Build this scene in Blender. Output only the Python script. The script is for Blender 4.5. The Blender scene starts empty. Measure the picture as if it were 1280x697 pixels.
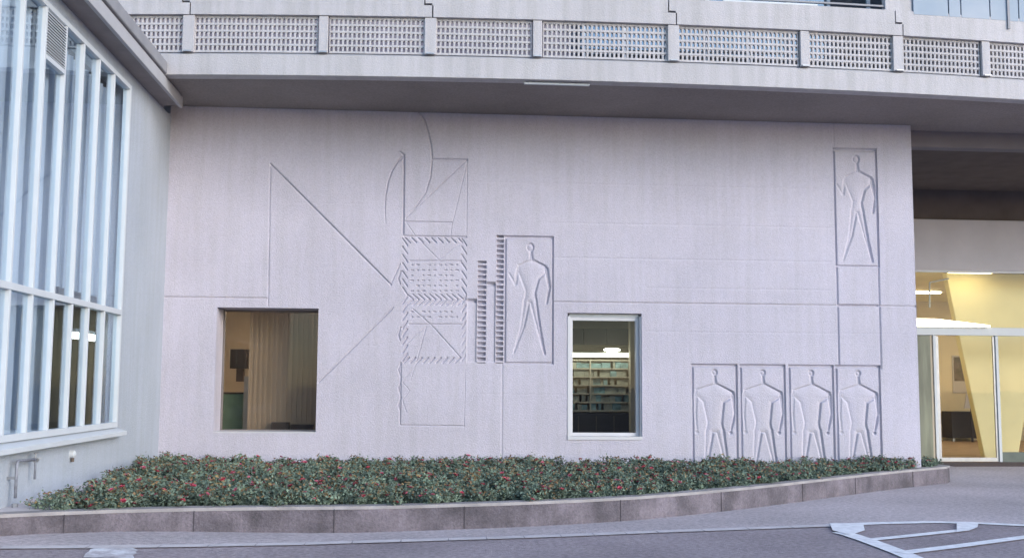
import bpy, bmesh, math, random
import numpy as np
from mathutils import Vector, Matrix
random.seed(7)
RNG = np.random.default_rng(7)
scene = bpy.context.scene
col = scene.collection

# ------------------------------------------------------------------ camera, world, sun, exposure
EYE = 1.75
PITCH, YAW, ROLL = math.radians(5.711), math.radians(4.588), math.radians(0.354)
_cp, _sp, _cy, _sy = math.cos(PITCH), math.sin(PITCH), math.cos(YAW), math.sin(YAW)
FW = np.array([_sy*_cp, _cy*_cp, _sp]); _R = np.array([_cy, -_sy, 0.0]); _U = np.cross(_R, FW)
RT = math.cos(ROLL)*_R + math.sin(ROLL)*_U
UP = -math.sin(ROLL)*_R + math.cos(ROLL)*_U
FPX = 1333.0
cam_d = bpy.data.cameras.new('camera'); cam = bpy.data.objects.new('camera', cam_d); col.objects.link(cam)
cam.matrix_world = Matrix(((RT[0], UP[0], -FW[0], 0), (RT[1], UP[1], -FW[1], 0), (RT[2], UP[2], -FW[2], EYE), (0, 0, 0, 1)))
cam_d.sensor_width = 36; cam_d.lens = FPX/1280*36
cam_d.clip_end = 2000; cam_d.clip_start = 0.05
scene.camera = cam

SUN_EL, SUN_AZ = math.radians(19), math.radians(44)     # azimuth to the right of straight behind the camera
w = bpy.data.worlds.new('World'); scene.world = w; w.use_nodes = True
nt = w.node_tree; nt.nodes.clear()
sky = nt.nodes.new('ShaderNodeTexSky'); sky.sky_type = 'NISHITA'; sky.sun_disc = False
sky.sun_elevation = SUN_EL; sky.sun_rotation = math.pi - SUN_AZ
sky.air_density = 1.0; sky.dust_density = 0.7; sky.ozone_density = 3.0
bg = nt.nodes.new('ShaderNodeBackground'); bg.inputs['Strength'].default_value = 0.15
wo = nt.nodes.new('ShaderNodeOutputWorld')
nt.links.new(sky.outputs[0], bg.inputs[0]); nt.links.new(bg.outputs[0], wo.inputs[0])
sd = bpy.data.lights.new('sun', 'SUN'); sd.energy = 0.85; sd.angle = math.radians(28); sd.color = (1.0, 0.94, 0.90)
sun = bpy.data.objects.new('sun', sd); col.objects.link(sun)
sv = Vector((math.sin(SUN_AZ)*math.cos(SUN_EL), -math.cos(SUN_AZ)*math.cos(SUN_EL), math.sin(SUN_EL)))
sun.rotation_euler = sv.to_track_quat('Z', 'Y').to_euler(); sun.location = (0, -5, 20)
vs = scene.view_settings
vs.view_transform = 'Standard'; vs.look = 'None'; vs.gamma = 1; vs.use_curve_mapping = False
vs.exposure = 1.3
scene.cycles.max_bounces = 8

def ray(px, py): return FW*FPX + RT*(px-640) - UP*(py-348.5)
def PX(px, py, axis, v):                    # where the sight line of a photograph point meets a real plane
    d = ray(px, py); o = np.array([0, 0, EYE]); t = (v-o[axis])/d[axis]; return o+t*d
def ground_z(x):
    t = min(1, max(0, (-0.5-x)/4.1)); return 0.15*t*t*(3-2*t)
def G(px, py):
    z = 0.0
    for _ in range(12):
        p = PX(px, py, 2, z); z = ground_z(p[0])
    return p

# ------------------------------------------------------------------ helpers
def mat(name, color, rough=0.7, var=0.08, vscale=2.0, bump=0.0, bscale=40, metal=0.0, var2=None, spec=0.5, objvar=0.0, streak=False, stretch=(1,1,1), speck=None):
    m = bpy.data.materials.new(name); m.use_nodes = True
    n = m.node_tree; b = n.nodes['Principled BSDF']
    b.inputs['Roughness'].default_value = rough; b.inputs['Metallic'].default_value = metal
    b.inputs['Specular IOR Level'].default_value = spec
    tc = n.nodes.new('ShaderNodeTexCoord'); mp = n.nodes.new('ShaderNodeMapping'); mp.inputs['Scale'].default_value = stretch
    n.links.new(tc.outputs['Object'], mp.inputs[0])
    no = n.nodes.new('ShaderNodeTexNoise'); no.inputs['Scale'].default_value = vscale; no.inputs['Detail'].default_value = 6
    n.links.new(mp.outputs[0], no.inputs[0])
    cr = n.nodes.new('ShaderNodeValToRGB'); cr.color_ramp.elements[0].position = 0.3; cr.color_ramp.elements[1].position = 0.7
    lo = [c*(1-var) for c in color]; hi = [min(1, c*(1+var)) for c in color]
    if var2: lo = list(var2)
    cr.color_ramp.elements[0].color = (*lo, 1); cr.color_ramp.elements[1].color = (*hi, 1)
    n.links.new(no.outputs['Fac'], cr.inputs[0])
    src = cr.outputs[0]
    if streak:
        mp2 = n.nodes.new('ShaderNodeMapping'); mp2.inputs['Scale'].default_value = (5, 5, 0.35)
        n.links.new(tc.outputs['Object'], mp2.inputs[0])
        n2 = n.nodes.new('ShaderNodeTexNoise'); n2.inputs['Scale'].default_value = 1.5; n2.inputs['Detail'].default_value = 5
        n.links.new(mp2.outputs[0], n2.inputs[0])
        r2 = n.nodes.new('ShaderNodeValToRGB'); r2.color_ramp.elements[0].position = 0.35; r2.color_ramp.elements[1].position = 0.6
        s = streak; r2.color_ramp.elements[0].color = (s, s, s*0.98, 1); r2.color_ramp.elements[1].color = (1, 1, 1, 1)
        n.links.new(n2.outputs['Fac'], r2.inputs[0])
        mx = n.nodes.new('ShaderNodeMix'); mx.data_type = 'RGBA'; mx.blend_type = 'MULTIPLY'; mx.inputs['Factor'].default_value = 1
        n.links.new(src, mx.inputs['A']); n.links.new(r2.outputs[0], mx.inputs['B']); src = mx.outputs['Result']
    if speck:
        n3 = n.nodes.new('ShaderNodeTexNoise'); n3.inputs['Scale'].default_value = speck[0]; n3.inputs['Detail'].default_value = 3; n3.inputs['Roughness'].default_value = 0.75
        n.links.new(tc.outputs['Object'], n3.inputs[0])
        r3 = n.nodes.new('ShaderNodeMapRange'); r3.inputs['From Min'].default_value = 0.3; r3.inputs['From Max'].default_value = 0.7
        r3.inputs['To Min'].default_value = 1-speck[1]; r3.inputs['To Max'].default_value = 1+speck[1]
        n.links.new(n3.outputs['Fac'], r3.inputs['Value'])
        vm = n.nodes.new('ShaderNodeVectorMath'); vm.operation = 'SCALE'; n.links.new(src, vm.inputs[0]); n.links.new(r3.outputs[0], vm.inputs['Scale']); src = vm.outputs[0]
    if objvar:
        oi = n.nodes.new('ShaderNodeObjectInfo'); hs = n.nodes.new('ShaderNodeHueSaturation')
        ma = n.nodes.new('ShaderNodeMapRange'); ma.inputs['To Min'].default_value = 1-objvar; ma.inputs['To Max'].default_value = 1+objvar
        n.links.new(oi.outputs['Random'], ma.inputs['Value']); n.links.new(ma.outputs[0], hs.inputs['Value'])
        n.links.new(src, hs.inputs['Color']); src = hs.outputs[0]
    n.links.new(src, b.inputs['Base Color'])
    if bump:
        nb = n.nodes.new('ShaderNodeTexNoise'); nb.inputs['Scale'].default_value = bscale; nb.inputs['Detail'].default_value = 4
        n.links.new(tc.outputs['Object'], nb.inputs[0])
        bu = n.nodes.new('ShaderNodeBump'); bu.inputs['Strength'].default_value = bump; bu.inputs['Distance'].default_value = 0.02
        n.links.new(nb.outputs['Fac'], bu.inputs['Height']); n.links.new(bu.outputs[0], b.inputs['Normal'])
    return m
def glass_mat(name, tint=(0.8, 0.85, 0.9), refl=0.25, rough=0.02, ior=1.5, gc=(0.95, 0.97, 1)):
    m = bpy.data.materials.new(name); m.use_nodes = True; n = m.node_tree; n.nodes.clear()
    o = n.nodes.new('ShaderNodeOutputMaterial'); t = n.nodes.new('ShaderNodeBsdfTransparent'); g = n.nodes.new('ShaderNodeBsdfGlossy')
    t.inputs[0].default_value = (*tint, 1); g.inputs['Roughness'].default_value = rough; g.inputs['Color'].default_value = (*gc, 1)
    tc = n.nodes.new('ShaderNodeTexCoord'); nz = n.nodes.new('ShaderNodeTexNoise'); nz.inputs['Scale'].default_value = 0.9
    bu = n.nodes.new('ShaderNodeBump'); bu.inputs['Strength'].default_value = 0.12; bu.inputs['Distance'].default_value = 0.02
    n.links.new(tc.outputs['Object'], nz.inputs[0]); n.links.new(nz.outputs['Fac'], bu.inputs['Height']); n.links.new(bu.outputs[0], g.inputs['Normal'])
    fr = n.nodes.new('ShaderNodeFresnel'); fr.inputs[0].default_value = ior
    ad = n.nodes.new('ShaderNodeMath'); ad.operation = 'ADD'; ad.inputs[1].default_value = refl; ad.use_clamp = True
    n.links.new(fr.outputs[0], ad.inputs[0])
    ge = n.nodes.new('ShaderNodeNewGeometry'); iv = n.nodes.new('ShaderNodeMath'); iv.operation = 'SUBTRACT'; iv.inputs[0].default_value = 1; n.links.new(ge.outputs['Backfacing'], iv.inputs[1])
    ml = n.nodes.new('ShaderNodeMath'); ml.operation = 'MULTIPLY'; n.links.new(ad.outputs[0], ml.inputs[0]); n.links.new(iv.outputs[0], ml.inputs[1])
    mx = n.nodes.new('ShaderNodeMixShader'); n.links.new(ml.outputs[0], mx.inputs[0]); n.links.new(t.outputs[0], mx.inputs[1]); n.links.new(g.outputs[0], mx.inputs[2])
    n.links.new(mx.outputs[0], o.inputs[0]); return m
def emit_mat(name, color, s):
    m = bpy.data.materials.new(name); m.use_nodes = True; b = m.node_tree.nodes['Principled BSDF']
    b.inputs['Base Color'].default_value = (*color, 1); b.inputs['Emission Color'].default_value = (*color, 1); b.inputs['Emission Strength'].default_value = s
    return m

class MB:
    def __init__(s): s.v = []; s.f = []
    def poly(s, pts):
        n = len(s.v); s.v += [tuple(p) for p in pts]; s.f.append(tuple(range(n, n+len(pts)))); return s
    def box(s, x0, x1, y0, y1, z0, z1):
        n = len(s.v)
        s.v += [(x0,y0,z0),(x1,y0,z0),(x1,y1,z0),(x0,y1,z0),(x0,y0,z1),(x1,y0,z1),(x1,y1,z1),(x0,y1,z1)]
        s.f += [tuple(n+i for i in q) for q in ((0,3,2,1),(4,5,6,7),(0,1,5,4),(1,2,6,5),(2,3,7,6),(3,0,4,7))]; return s
    def prism(s, pts, d):               # pts: planar loop of 3d points, d: extrusion vector
        n = len(s.v); k = len(pts); d = Vector(d)
        s.v += [tuple(Vector(p)) for p in pts] + [tuple(Vector(p)+d) for p in pts]
        s.f.append(tuple(range(n, n+k))[::-1]); s.f.append(tuple(range(n+k, n+2*k)))
        for i in range(k): j = (i+1) % k; s.f.append((n+i, n+j, n+k+j, n+k+i))
        return s
    def tube(s, pts, r, k=10):
        pts = [Vector(p) for p in pts]; n0 = len(s.v); rs = r if isinstance(r, (list, tuple)) else [r]*len(pts)
        for i, p in enumerate(pts):
            t = (pts[min(i+1, len(pts)-1)]-pts[max(i-1, 0)]).normalized()
            a = t.orthogonal().normalized() if i == 0 else (a - t*a.dot(t)).normalized()
            b = t.cross(a)
            for j in range(k):
                q = p+(a*math.cos(2*math.pi*j/k)+b*math.sin(2*math.pi*j/k))*rs[i]; s.v.append(tuple(q))
        for i in range(len(pts)-1):
            for j in range(k):
                A = n0+i*k; B = A+k; s.f.append((A+j, A+(j+1) % k, B+(j+1) % k, B+j))
        s.f.append(tuple(range(n0, n0+k))[::-1]); s.f.append(tuple(range(n0+(len(pts)-1)*k, n0+len(pts)*k))); return s
    def build(s, name, m, parent=None, bevel=0, smooth=False):
        me = bpy.data.meshes.new(name); me.from_pydata(s.v, [], s.f); me.update()
        bm = bmesh.new(); bm.from_mesh(me); bmesh.ops.recalc_face_normals(bm, faces=bm.faces); bm.to_mesh(me); bm.free()
        if smooth:
            for p in me.polygons: p.use_smooth = True
        o = bpy.data.objects.new(name, me); col.objects.link(o); me.materials.append(m)
        if parent:
            o.parent = parent
            o.matrix_parent_inverse = Matrix.Translation(-world_loc(parent))
        if bevel:
            b = o.modifiers.new('bevel', 'BEVEL'); b.width = bevel; b.segments = 2; b.limit_method = 'ANGLE'
        return o
def world_loc(o):
    # parts are built in world coordinates; a parent's own location is taken away again
    return Vector(o.get('_at', (0, 0, 0)))
def tag(o, label=None, cat=None, group=None, kind=None):
    if label: o['label'] = label
    if cat: o['category'] = cat
    if group: o['group'] = group
    if kind: o['kind'] = kind
    return o
def thing(name, at, label, cat, group=None):
    o = bpy.data.objects.new(name, None); col.objects.link(o); o.location = at; o['_at'] = tuple(at); o.empty_display_size = 0.3
    return tag(o, label, cat, group)

# ------------------------------------------------------------------ materials
# wall colour: weathered lilac grey paint
WALLC = (0.472, 0.448, 0.515)
M_wall = mat('painted_concrete', WALLC, 0.88, 0.06, 0.7, 0.6, 45, streak=0.94, speck=(38, 0.10))
M_wall2 = mat('painted_render', (0.385, 0.42, 0.48), 0.88, 0.05, 0.8, 0.5, 50, streak=0.94, speck=(38, 0.08))
M_white = mat('balcony_concrete', (0.47, 0.45, 0.46), 0.85, 0.06, 0.6, 0.4, 50, streak=0.88, objvar=0.04, speck=(40, 0.08))
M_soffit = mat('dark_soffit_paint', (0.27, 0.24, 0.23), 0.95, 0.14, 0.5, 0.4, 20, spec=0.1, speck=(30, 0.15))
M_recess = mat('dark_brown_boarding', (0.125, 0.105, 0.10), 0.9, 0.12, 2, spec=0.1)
M_greyconc = mat('grey_concrete', (0.50, 0.47, 0.49), 0.85, 0.06, 1.5, 0.2, 40)
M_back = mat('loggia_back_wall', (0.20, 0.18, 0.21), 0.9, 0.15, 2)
M_asphalt = mat('asphalt', (0.31, 0.265, 0.285), 0.9, 0.16, 0.7, 0.9, 70, speck=(16, 0.34))
M_pave = mat('pavement_asphalt', (0.47, 0.415, 0.43), 0.9, 0.20, 0.35, 0.9, 70, speck=(16, 0.30))
M_kerbst = mat('kerb_stone', (0.56, 0.52, 0.53), 0.85, 0.12, 5, 0.4, 60)
M_planter = mat('planter_concrete', (0.15, 0.13, 0.15), 0.9, 0.28, 2.2, 0.6, 45, streak=0.86, var2=(0.075, 0.066, 0.076), speck=(30, 0.25))
M_joint = mat('joint_filler', (0.07, 0.062, 0.07), 0.9)
M_plantertop = mat('planter_cap_concrete', (0.30, 0.28, 0.28), 0.9, 0.22, 3.0, 0.4, 60)
M_soil = mat('soil', (0.06, 0.045, 0.035), 0.95, 0.3, 8, 1.0, 30)
M_paint = mat('road_paint', (0.88, 0.88, 0.90), 0.7, 0.05, 9, 0.2, 60, var2=(0.66, 0.66, 0.69))
M_frame = mat('white_metal_frame', (0.52, 0.55, 0.58), 0.45, 0.03, 3)
M_frame2 = mat('white_window_frame', (0.52, 0.52, 0.54), 0.5, 0.03, 3)
M_roofm = mat('zinc_roof_edge', (0.25, 0.25, 0.27), 0.6, 0.08, 3)
M_roofl = mat('pale_roof_fascia', (0.38, 0.38, 0.40), 0.6, 0.05, 3)
M_eave = mat('eave_boarding', (0.24, 0.215, 0.22), 0.9, 0.1, 3)
M_glass = glass_mat('window_glass', refl=0.20, tint=(0.92, 0.96, 1.0), gc=(0.74, 0.90, 1.0))
M_glassc = glass_mat('clear_window_glass', refl=0.0, tint=(0.92, 0.92, 0.90), ior=1.3)
M_curtain = mat('pale_blue_curtain', (0.60, 0.64, 0.68), 0.9, 0.12, 0.9, stretch=(1, 3, 0.05), var2=(0.20, 0.23, 0.27))
M_dark = mat('dark_grey_paint', (0.032, 0.027, 0.028), 0.7, 0.15, 4)
M_brown = mat('brown_panel', (0.10, 0.075, 0.06), 0.8, 0.15, 4)
M_beige = mat('beige_wall_paint', (0.46, 0.40, 0.31), 0.85, 0.06, 3)
M_cream = mat('cream_wall_paint', (0.86, 0.76, 0.44), 0.85, 0.04, 2)
M_metal = mat('grey_metal', (0.35, 0.36, 0.38), 0.4, 0.1, 8, metal=0.6)
M_rust = mat('dull_galvanised_pipe', (0.25, 0.26, 0.30), 0.6, 0.2, 20, metal=0.3)
M_floor = mat('brown_tiled_floor', (0.42, 0.30, 0.20), 0.5, 0.15, 3)
M_leaf = mat('rose_leaf', (0.15, 0.20, 0.145), 0.8, 0.35, 6, objvar=0.2, var2=(0.09, 0.12, 0.10), spec=0.3)
M_leaf2 = mat('young_rose_leaf', (0.20, 0.15, 0.07), 0.65, 0.4, 15, objvar=0.3, var2=(0.12, 0.055, 0.035), spec=0.3)
M_stem = mat('rose_stem', (0.07, 0.06, 0.03), 0.8, 0.2, 10)
M_bloom = mat('red_rose_petal', (0.38, 0.045, 0.08), 0.6, 0.3, 12, objvar=0.45)
M_bloom2 = mat('pink_rose_petal', (0.50, 0.11, 0.17), 0.6, 0.2, 12, objvar=0.3)
M_plinth = mat('grey_green_plinth', (0.13, 0.15, 0.13), 0.8, 0.1, 5)
M_green = mat('green_cabinet_paint', (0.10, 0.19, 0.15), 0.6, 0.1, 5)
M_tan = mat('tan_roller_blind', (0.33, 0.29, 0.25), 0.9, 0.05, 3, stretch=(9, 1, 0.4))
M_teal = mat('pale_teal_binders', (0.20, 0.30, 0.29), 0.7, 0.4, 9)
M_paper = mat('paper', (0.34, 0.33, 0.26), 0.8, 0.2, 9)
M_photo = mat('dark_framed_print', (0.06, 0.04, 0.05), 0.95, 0.6, 5, var2=(0.02, 0.015, 0.02), spec=0.05)
M_frost = mat('frosted_blue_glass', (0.33, 0.36, 0.41), 0.6, 0.1, 0.5, var2=(0.18, 0.26, 0.34))
E_tube = emit_mat('cool_tube_light', (0.93, 1.0, 0.90), 4.5)
E_warm = emit_mat('warm_lobby_fill', (1.0, 0.84, 0.50), 3.0)  # added glow that lights the front of the lobby pillar
E_warm2 = emit_mat('warm_strip_light', (1.0, 0.93, 0.70), 4)
E_back = emit_mat('back_wall_fill', (1.0, 0.82, 0.56), 22)  # stronger added glow that brightens the lobby back wall
E_room = emit_mat('curtain_room_fill', (1.0, 0.88, 0.78), 15)  # glow of an added, unseen lamp that brightens the curtain

# ------------------------------------------------------------------ dimensions
D = 19.2                       # front plane of the relief wall
X0, X1 = -4.63, 9.12           # wall ends
ZT = 6.71                      # wall top = soffit
XL = -4.62                     # face of the left building
def bowY(x): return 16.88 + 0.33*min(2.2, ((x-2.8)/7.0)**2)

# ------------------------------------------------------------------ ground, pavement, road
def sheet(name, m, xs, ys, zoff):
    v = []; f = []
    for y in ys:
        for x in xs: v.append((x, y, ground_z(x)+zoff))
    n = len(xs)
    for j in range(len(ys)-1):
        for i in range(n-1): a = j*n+i; f.append((a, a+1, a+n+1, a+n))
    mb = MB(); mb.v = v; mb.f = f
    return tag(mb.build(name, m), kind='structure')
gx = [-600, -80, -20, -10, -6, -5, -4.6] + [-4.2+0.4*i for i in range(10)] + [-0.4, 0, 4, 10, 20, 80, 600]
sheet('ground', M_asphalt, gx, [-600, -60, -10, 0, 8, 16, 24.5, 60, 600], 0.0)
# line of flush kerb stones between pavement and road
line_px = [(-60, 686), (0, 684), (110, 683.5), (200, 682.5), (320, 680.5), (440, 677.5), (560, 674), (700, 669.5), (820, 664.5), (933, 660.5), (1040, 656.5), (1100, 654.5), (1165, 652.5), (1275, 655.5), (1340, 657.5)]
line_w = [G(*q) for q in line_px]
line_w = [np.array([-9.5, line_w[0][1]-0.2, 0])] + line_w + [np.array([30, 13.2, 0])]
mb = MB()                                     # pavement: everything from the kerb line back
dense = []
for a, b in zip(line_w[:-1], line_w[1:]):
    n = max(1, int(abs(b[0]-a[0])/0.4))
    for i in range(n): dense.append(a+(b-a)*i/n)
dense.append(line_w[-1])
for a, b in zip(dense[:-1], dense[1:]):
    za, zb = ground_z(a[0])+0.006, ground_z(b[0])+0.006
    mb.poly([(a[0], a[1], za), (b[0], b[1], zb), (b[0], 24.6, zb), (a[0], 24.6, za)])
tag(mb.build('pavement', M_pave), kind='structure')
mb = MB(); acc = 0; gap = False
for a, b in zip(dense[:-1], dense[1:]):
    if a[0] > 5.1: break
    za, zb = ground_z(a[0])+0.012, ground_z(b[0])+0.012
    e = (b-a)*0.02
    mb.poly([(a[0]+e[0], a[1]-0.13, za), (b[0], b[1]-0.13, zb), (b[0], b[1]+0.07, zb), (a[0]+e[0], a[1]+0.07, za)])
tag(mb.build('kerb_line', M_kerbst), kind='structure')

def resample(P, step):
    out = []
    for a, b in zip(P[:-1], P[1:]):
        a = Vector(a); b = Vector(b); n = max(1, int((b-a).length/step))
        for i in range(n): out.append(a.lerp(b, i/n))
    out.append(Vector(P[-1])); return out
def off(P, d):
    r = []
    for i, p in enumerate(P):
        t = (P[min(i+1, len(P)-1)]-P[max(i-1, 0)]).normalized(); n = Vector((-t.y, t.x)); r.append(p+n*d)
    return r
def mark(polys, z=0.014):
    mb = MB()
    for poly in polys:
        pts = [G(*q) for q in poly]; mb.poly([(p[0], p[1], ground_z(p[0])+z) for p in pts])
    return mb
def stroke(pts, w):                            # painted line along photo points, w metres wide
    P = [Vector(G(*q)[:2]) for q in pts]; P = resample(P, 0.25); A = off(P, w/2); B = off(P, -w/2)
    return [[tuple(A[i]), tuple(B[i]), tuple(B[i+1]), tuple(A[i+1])] for i in range(len(P)-1)]
mk = MB(); z = 0.010
layers = [stroke([(1037, 656.5), (1100, 654), (1165, 652.6), (1220, 653.8), (1275, 656.5), (1330, 659)], 0.20),
          stroke([(1050, 665.5), (1062, 668.5), (1085, 676), (1128, 692), (1160, 706)], 0.22),
          stroke([(1085, 675.5), (1130, 671), (1205, 663)], 0.15),
          stroke([(1126, 692), (1200, 683), (1275, 673), (1330, 666)], 0.17)]
for i, L in enumerate(layers):
    for q in L: mk.poly([(x, y, ground_z(x)+z+0.002*i) for x, y in q])
for k, poly in enumerate(([(1037, 655), (1079, 655), (1081, 664), (1066, 669), (1058, 668.5), (1041, 664)], [(1196, 655), (1223, 655), (1222, 660), (1212, 664), (1196, 666)])):
    pts = [G(*q) for q in poly]; mk.poly([(p[0], p[1], z+0.009) for p in pts])
tag(mk.build('road_marking', M_paint), kind='structure')
M_wornpaint = mat('worn_road_paint', (0.70, 0.71, 0.74), 0.8, 0.1, 6, 0.3, 60, var2=(0.38, 0.34, 0.36), speck=(16, 0.2))
pts = [(104, 697), (107, 692), (111, 689.5), (113, 686.5), (121, 685), (129, 683.8), (138, 684.3), (147, 683.2), (158, 684.6), (164, 684.4), (170, 686.6), (173, 688.2), (169, 690), (172, 692), (166, 694), (168, 698)]
mb = MB(); P_ = [G(*q) for q in pts]; mb.poly([(p[0], p[1], ground_z(p[0])+0.009) for p in P_])
tag(mb.build('worn_road_marking', M_wornpaint), kind='structure')

# ------------------------------------------------------------------ planter wall and bed
pb = [(-4.62, 11.62), (-4.1, 11.95), (-3.4, 12.3), (-2.6, 12.58), (-1.8, 12.78), (-0.8, 12.98), (0.2, 13.2), (1.1, 13.42), (2.0, 13.72), (2.84, 14.1), (3.7, 14.65), (4.67, 15.35), (5.6, 16.1), (6.5, 16.85), (7.5, 17.68), (8.4, 18.4), (9.2, 18.98), (9.65, 19.3), (9.86, 19.6), (9.82, 19.95), (9.5, 20.15), (9.12, 20.2)]
pr = resample(pb, 0.25)
KH = 0.30
def ktop(x): return KH + 0.07*min(1, max(0, (-0.5-x)/4))
pi_ = off(pr, 0.20)
planter = thing('planter_wall', (2, 14, 0), 'low stained concrete wall curving round the front of the rose bed', 'kerb wall')
mb = MB(); k = len(pr)
for p in pr: mb.v.append((p.x, p.y, -0.1))
for p in pr: mb.v.append((p.x, p.y, ktop(p.x)))
for p in pi_: mb.v.append((p.x, p.y, ktop(p.x)))
for p in pi_: mb.v.append((p.x, p.y, -0.1))
for i in range(k-1):
    for r in range(3): a = r*k+i; mb.f.append((a, a+1, a+k+1, a+k))
mb.f.append((0, k, 2*k, 3*k)); mb.f.append((k-1, 2*k-1, 3*k-1, 4*k-1))
mb.build('body', M_planter, planter, bevel=0.012)
mb = MB()
a_, b_ = off(pr, -0.006), off(pr, 0.206)
for P_, zz in ((a_, -0.025), (a_, 0.012), (b_, 0.012), (b_, -0.025)):
    for p in P_: mb.v.append((p.x, p.y, ktop(p.x)+zz))
for i in range(k-1):
    for r in range(3): a = r*k+i; mb.f.append((a, a+1, a+k+1, a+k))
    mb.f.append((3*k+i, 3*k+i+1, i+1, i))
mb.build('coping', M_plantertop, planter)
for q in [int(len(pr)*f_) for f_ in (0.05, 0.14, 0.235, 0.33, 0.435, 0.55, 0.655, 0.76, 0.86)]:
    p = pr[q]; t = (pr[q+1]-pr[q-1]).normalized(); n = Vector((t.y, -t.x))
    c = p+n*0.003
    MB().box(c.x-0.004, c.x+0.004, c.y-0.006, c.y+0.01, 0.01, ktop(p.x)-0.02).build('joint', M_joint, planter)
# soil
mb = MB()
for i in range(k-1):
    a, b = pi_[i], pi_[i+1]
    if b.x > 9.12 and a.y > 19.3: break
    if a.x > b.x: break
    mb.poly([(a.x, a.y, ktop(a.x)-0.08), (b.x, b.y, ktop(b.x)-0.08), (b.x, max(D+0.02, b.y+0.01), 0.22), (a.x, max(D+0.02, a.y+0.01), 0.22)])
mb.poly([(8.9, 18.9, 0.222), (9.55, 19.2, 0.222), (9.66, 19.6, 0.222), (9.6, 19.9, 0.222), (9.0, 20.1, 0.222)])
tag(mb.build('soil', M_soil), kind='structure')
mb = MB(); mb.poly([(-4.62, 11.9, 0.375), (-4.2, 12.12, 0.375), (-4.05, 12.3, 0.375), (-4.22, 13.2, 0.38), (-4.42, 14.6, 0.385), (-4.62, 16.0, 0.39)])
tag(mb.build('path', M_kerbst), kind='structure')

# ------------------------------------------------------------------ relief wall (heightfields)
ST = 0.0125
def snap(v, o=0.0): return round((v-o)/ST)*ST+o
def seg(X, Z, a, b):
    ax, az = a; bx, bz = b; dx, dz = bx-ax, bz-az; L = dx*dx+dz*dz+1e-12
    t = np.clip(((X-ax)*dx+(Z-az)*dz)/L, 0, 1); return np.hypot(X-ax-t*dx, Z-az-t*dz)
def groove(d, w, depth):                        # V/U groove of half width w
    return -depth*np.clip(1.35-d/w*1.0, 0, 1)
def W(px, py): p = PX(px, py, 1, D); return (p[0], p[2])
def hmesh(name, x0, x1, z0, z1, step, fn, m, parent, holes=(), edge=None):
    nx = max(1, round((x1-x0)/step)); nz = max(1, round((z1-z0)/step))
    xs = np.linspace(x0, x1, nx+1); zs = np.linspace(z0, z1, nz+1)
    X, Z = np.meshgrid(xs, zs); H = fn(X, Z)
    V = np.stack([X, D-H, Z], -1).reshape(-1, 3).astype(np.float32)
    I = np.arange((nx+1)*(nz+1)).reshape(nz+1, nx+1)
    F = np.stack([I[:-1, :-1], I[:-1, 1:], I[1:, 1:], I[1:, :-1]], -1)
    cx = (xs[:-1]+xs[1:])/2; cz = (zs[:-1]+zs[1:])/2; CX, CZ = np.meshgrid(cx, cz)
    keep = np.ones(CX.shape, bool)
    for (a, b, c, d) in holes: keep &= ~((CX > a) & (CX < b) & (CZ > c) & (CZ < d))
    F = F[keep]
    used = np.zeros(len(V), bool); used[F.ravel()] = True
    idx = np.cumsum(used)-1; V = V[used]; F = idx[F]
    me = bpy.data.meshes.new(name)
    me.vertices.add(len(V)); me.vertices.foreach_set('co', V.ravel())
    nf = len(F); me.loops.add(nf*4); me.loops.foreach_set('vertex_index', F.ravel().astype(np.int32))
    me.polygons.add(nf); me.polygons.foreach_set('loop_start', np.arange(0, nf*4, 4, dtype=np.int32)); me.polygons.foreach_set('loop_total', np.full(nf, 4, dtype=np.int32))
    me.update(calc_edges=True); me.validate()
    me.materials.append(m)
    o = bpy.data.objects.new(name, me); col.objects.link(o)
    if parent: o.parent = parent; o.matrix_parent_inverse = Matrix.Translation(-world_loc(parent))
    return o

wall = thing('wall', (2.2, D, 0), 'large lilac grey concrete wall with sunken reliefs and two windows behind the rose bed', 'wall')
WX0, WZ0 = X0, 0.05
def rc(x0, x1, z0, z1): return (snap(x0, WX0), snap(x1, WX0), snap(z0, WZ0), snap(z1, WZ0))
win1 = rc(-3.69, -1.915, 0.90, 3.095)
win2 = rc(2.56, 3.925, 0.83, 3.08)
lowers = []
for a, b in ((865, 921), (926, 981), (987, 1041), (1047, 1099)):
    xa, xb = W(a, 480)[0], W(b, 480)[0]; lowers.append(rc((xa+xb)/2-0.43, (xa+xb)/2+0.43, 0.05, 2.175))
midp = rc(W(631, 375)[0]-0.02, W(690, 375)[0]+0.03, 2.13, 4.47)
upp = rc(W(1044.5, 260)[0]-0.03, W(1096.5, 260)[0]+0.03, 3.97, 6.25)
lad1 = rc(W(596, 390)[0], W(608, 390)[0], 2.15, 4.00)
lad2 = rc(W(619, 390)[0], W(630, 390)[0], 2.15, 4.47)
lad2 = (lad2[0], midp[0], lad2[2], lad2[3])
geo = rc(-0.86, 0.72, 1.0, 6.71)
holes = [win1, win2, midp, upp, lad1, lad2, geo] + lowers

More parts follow.
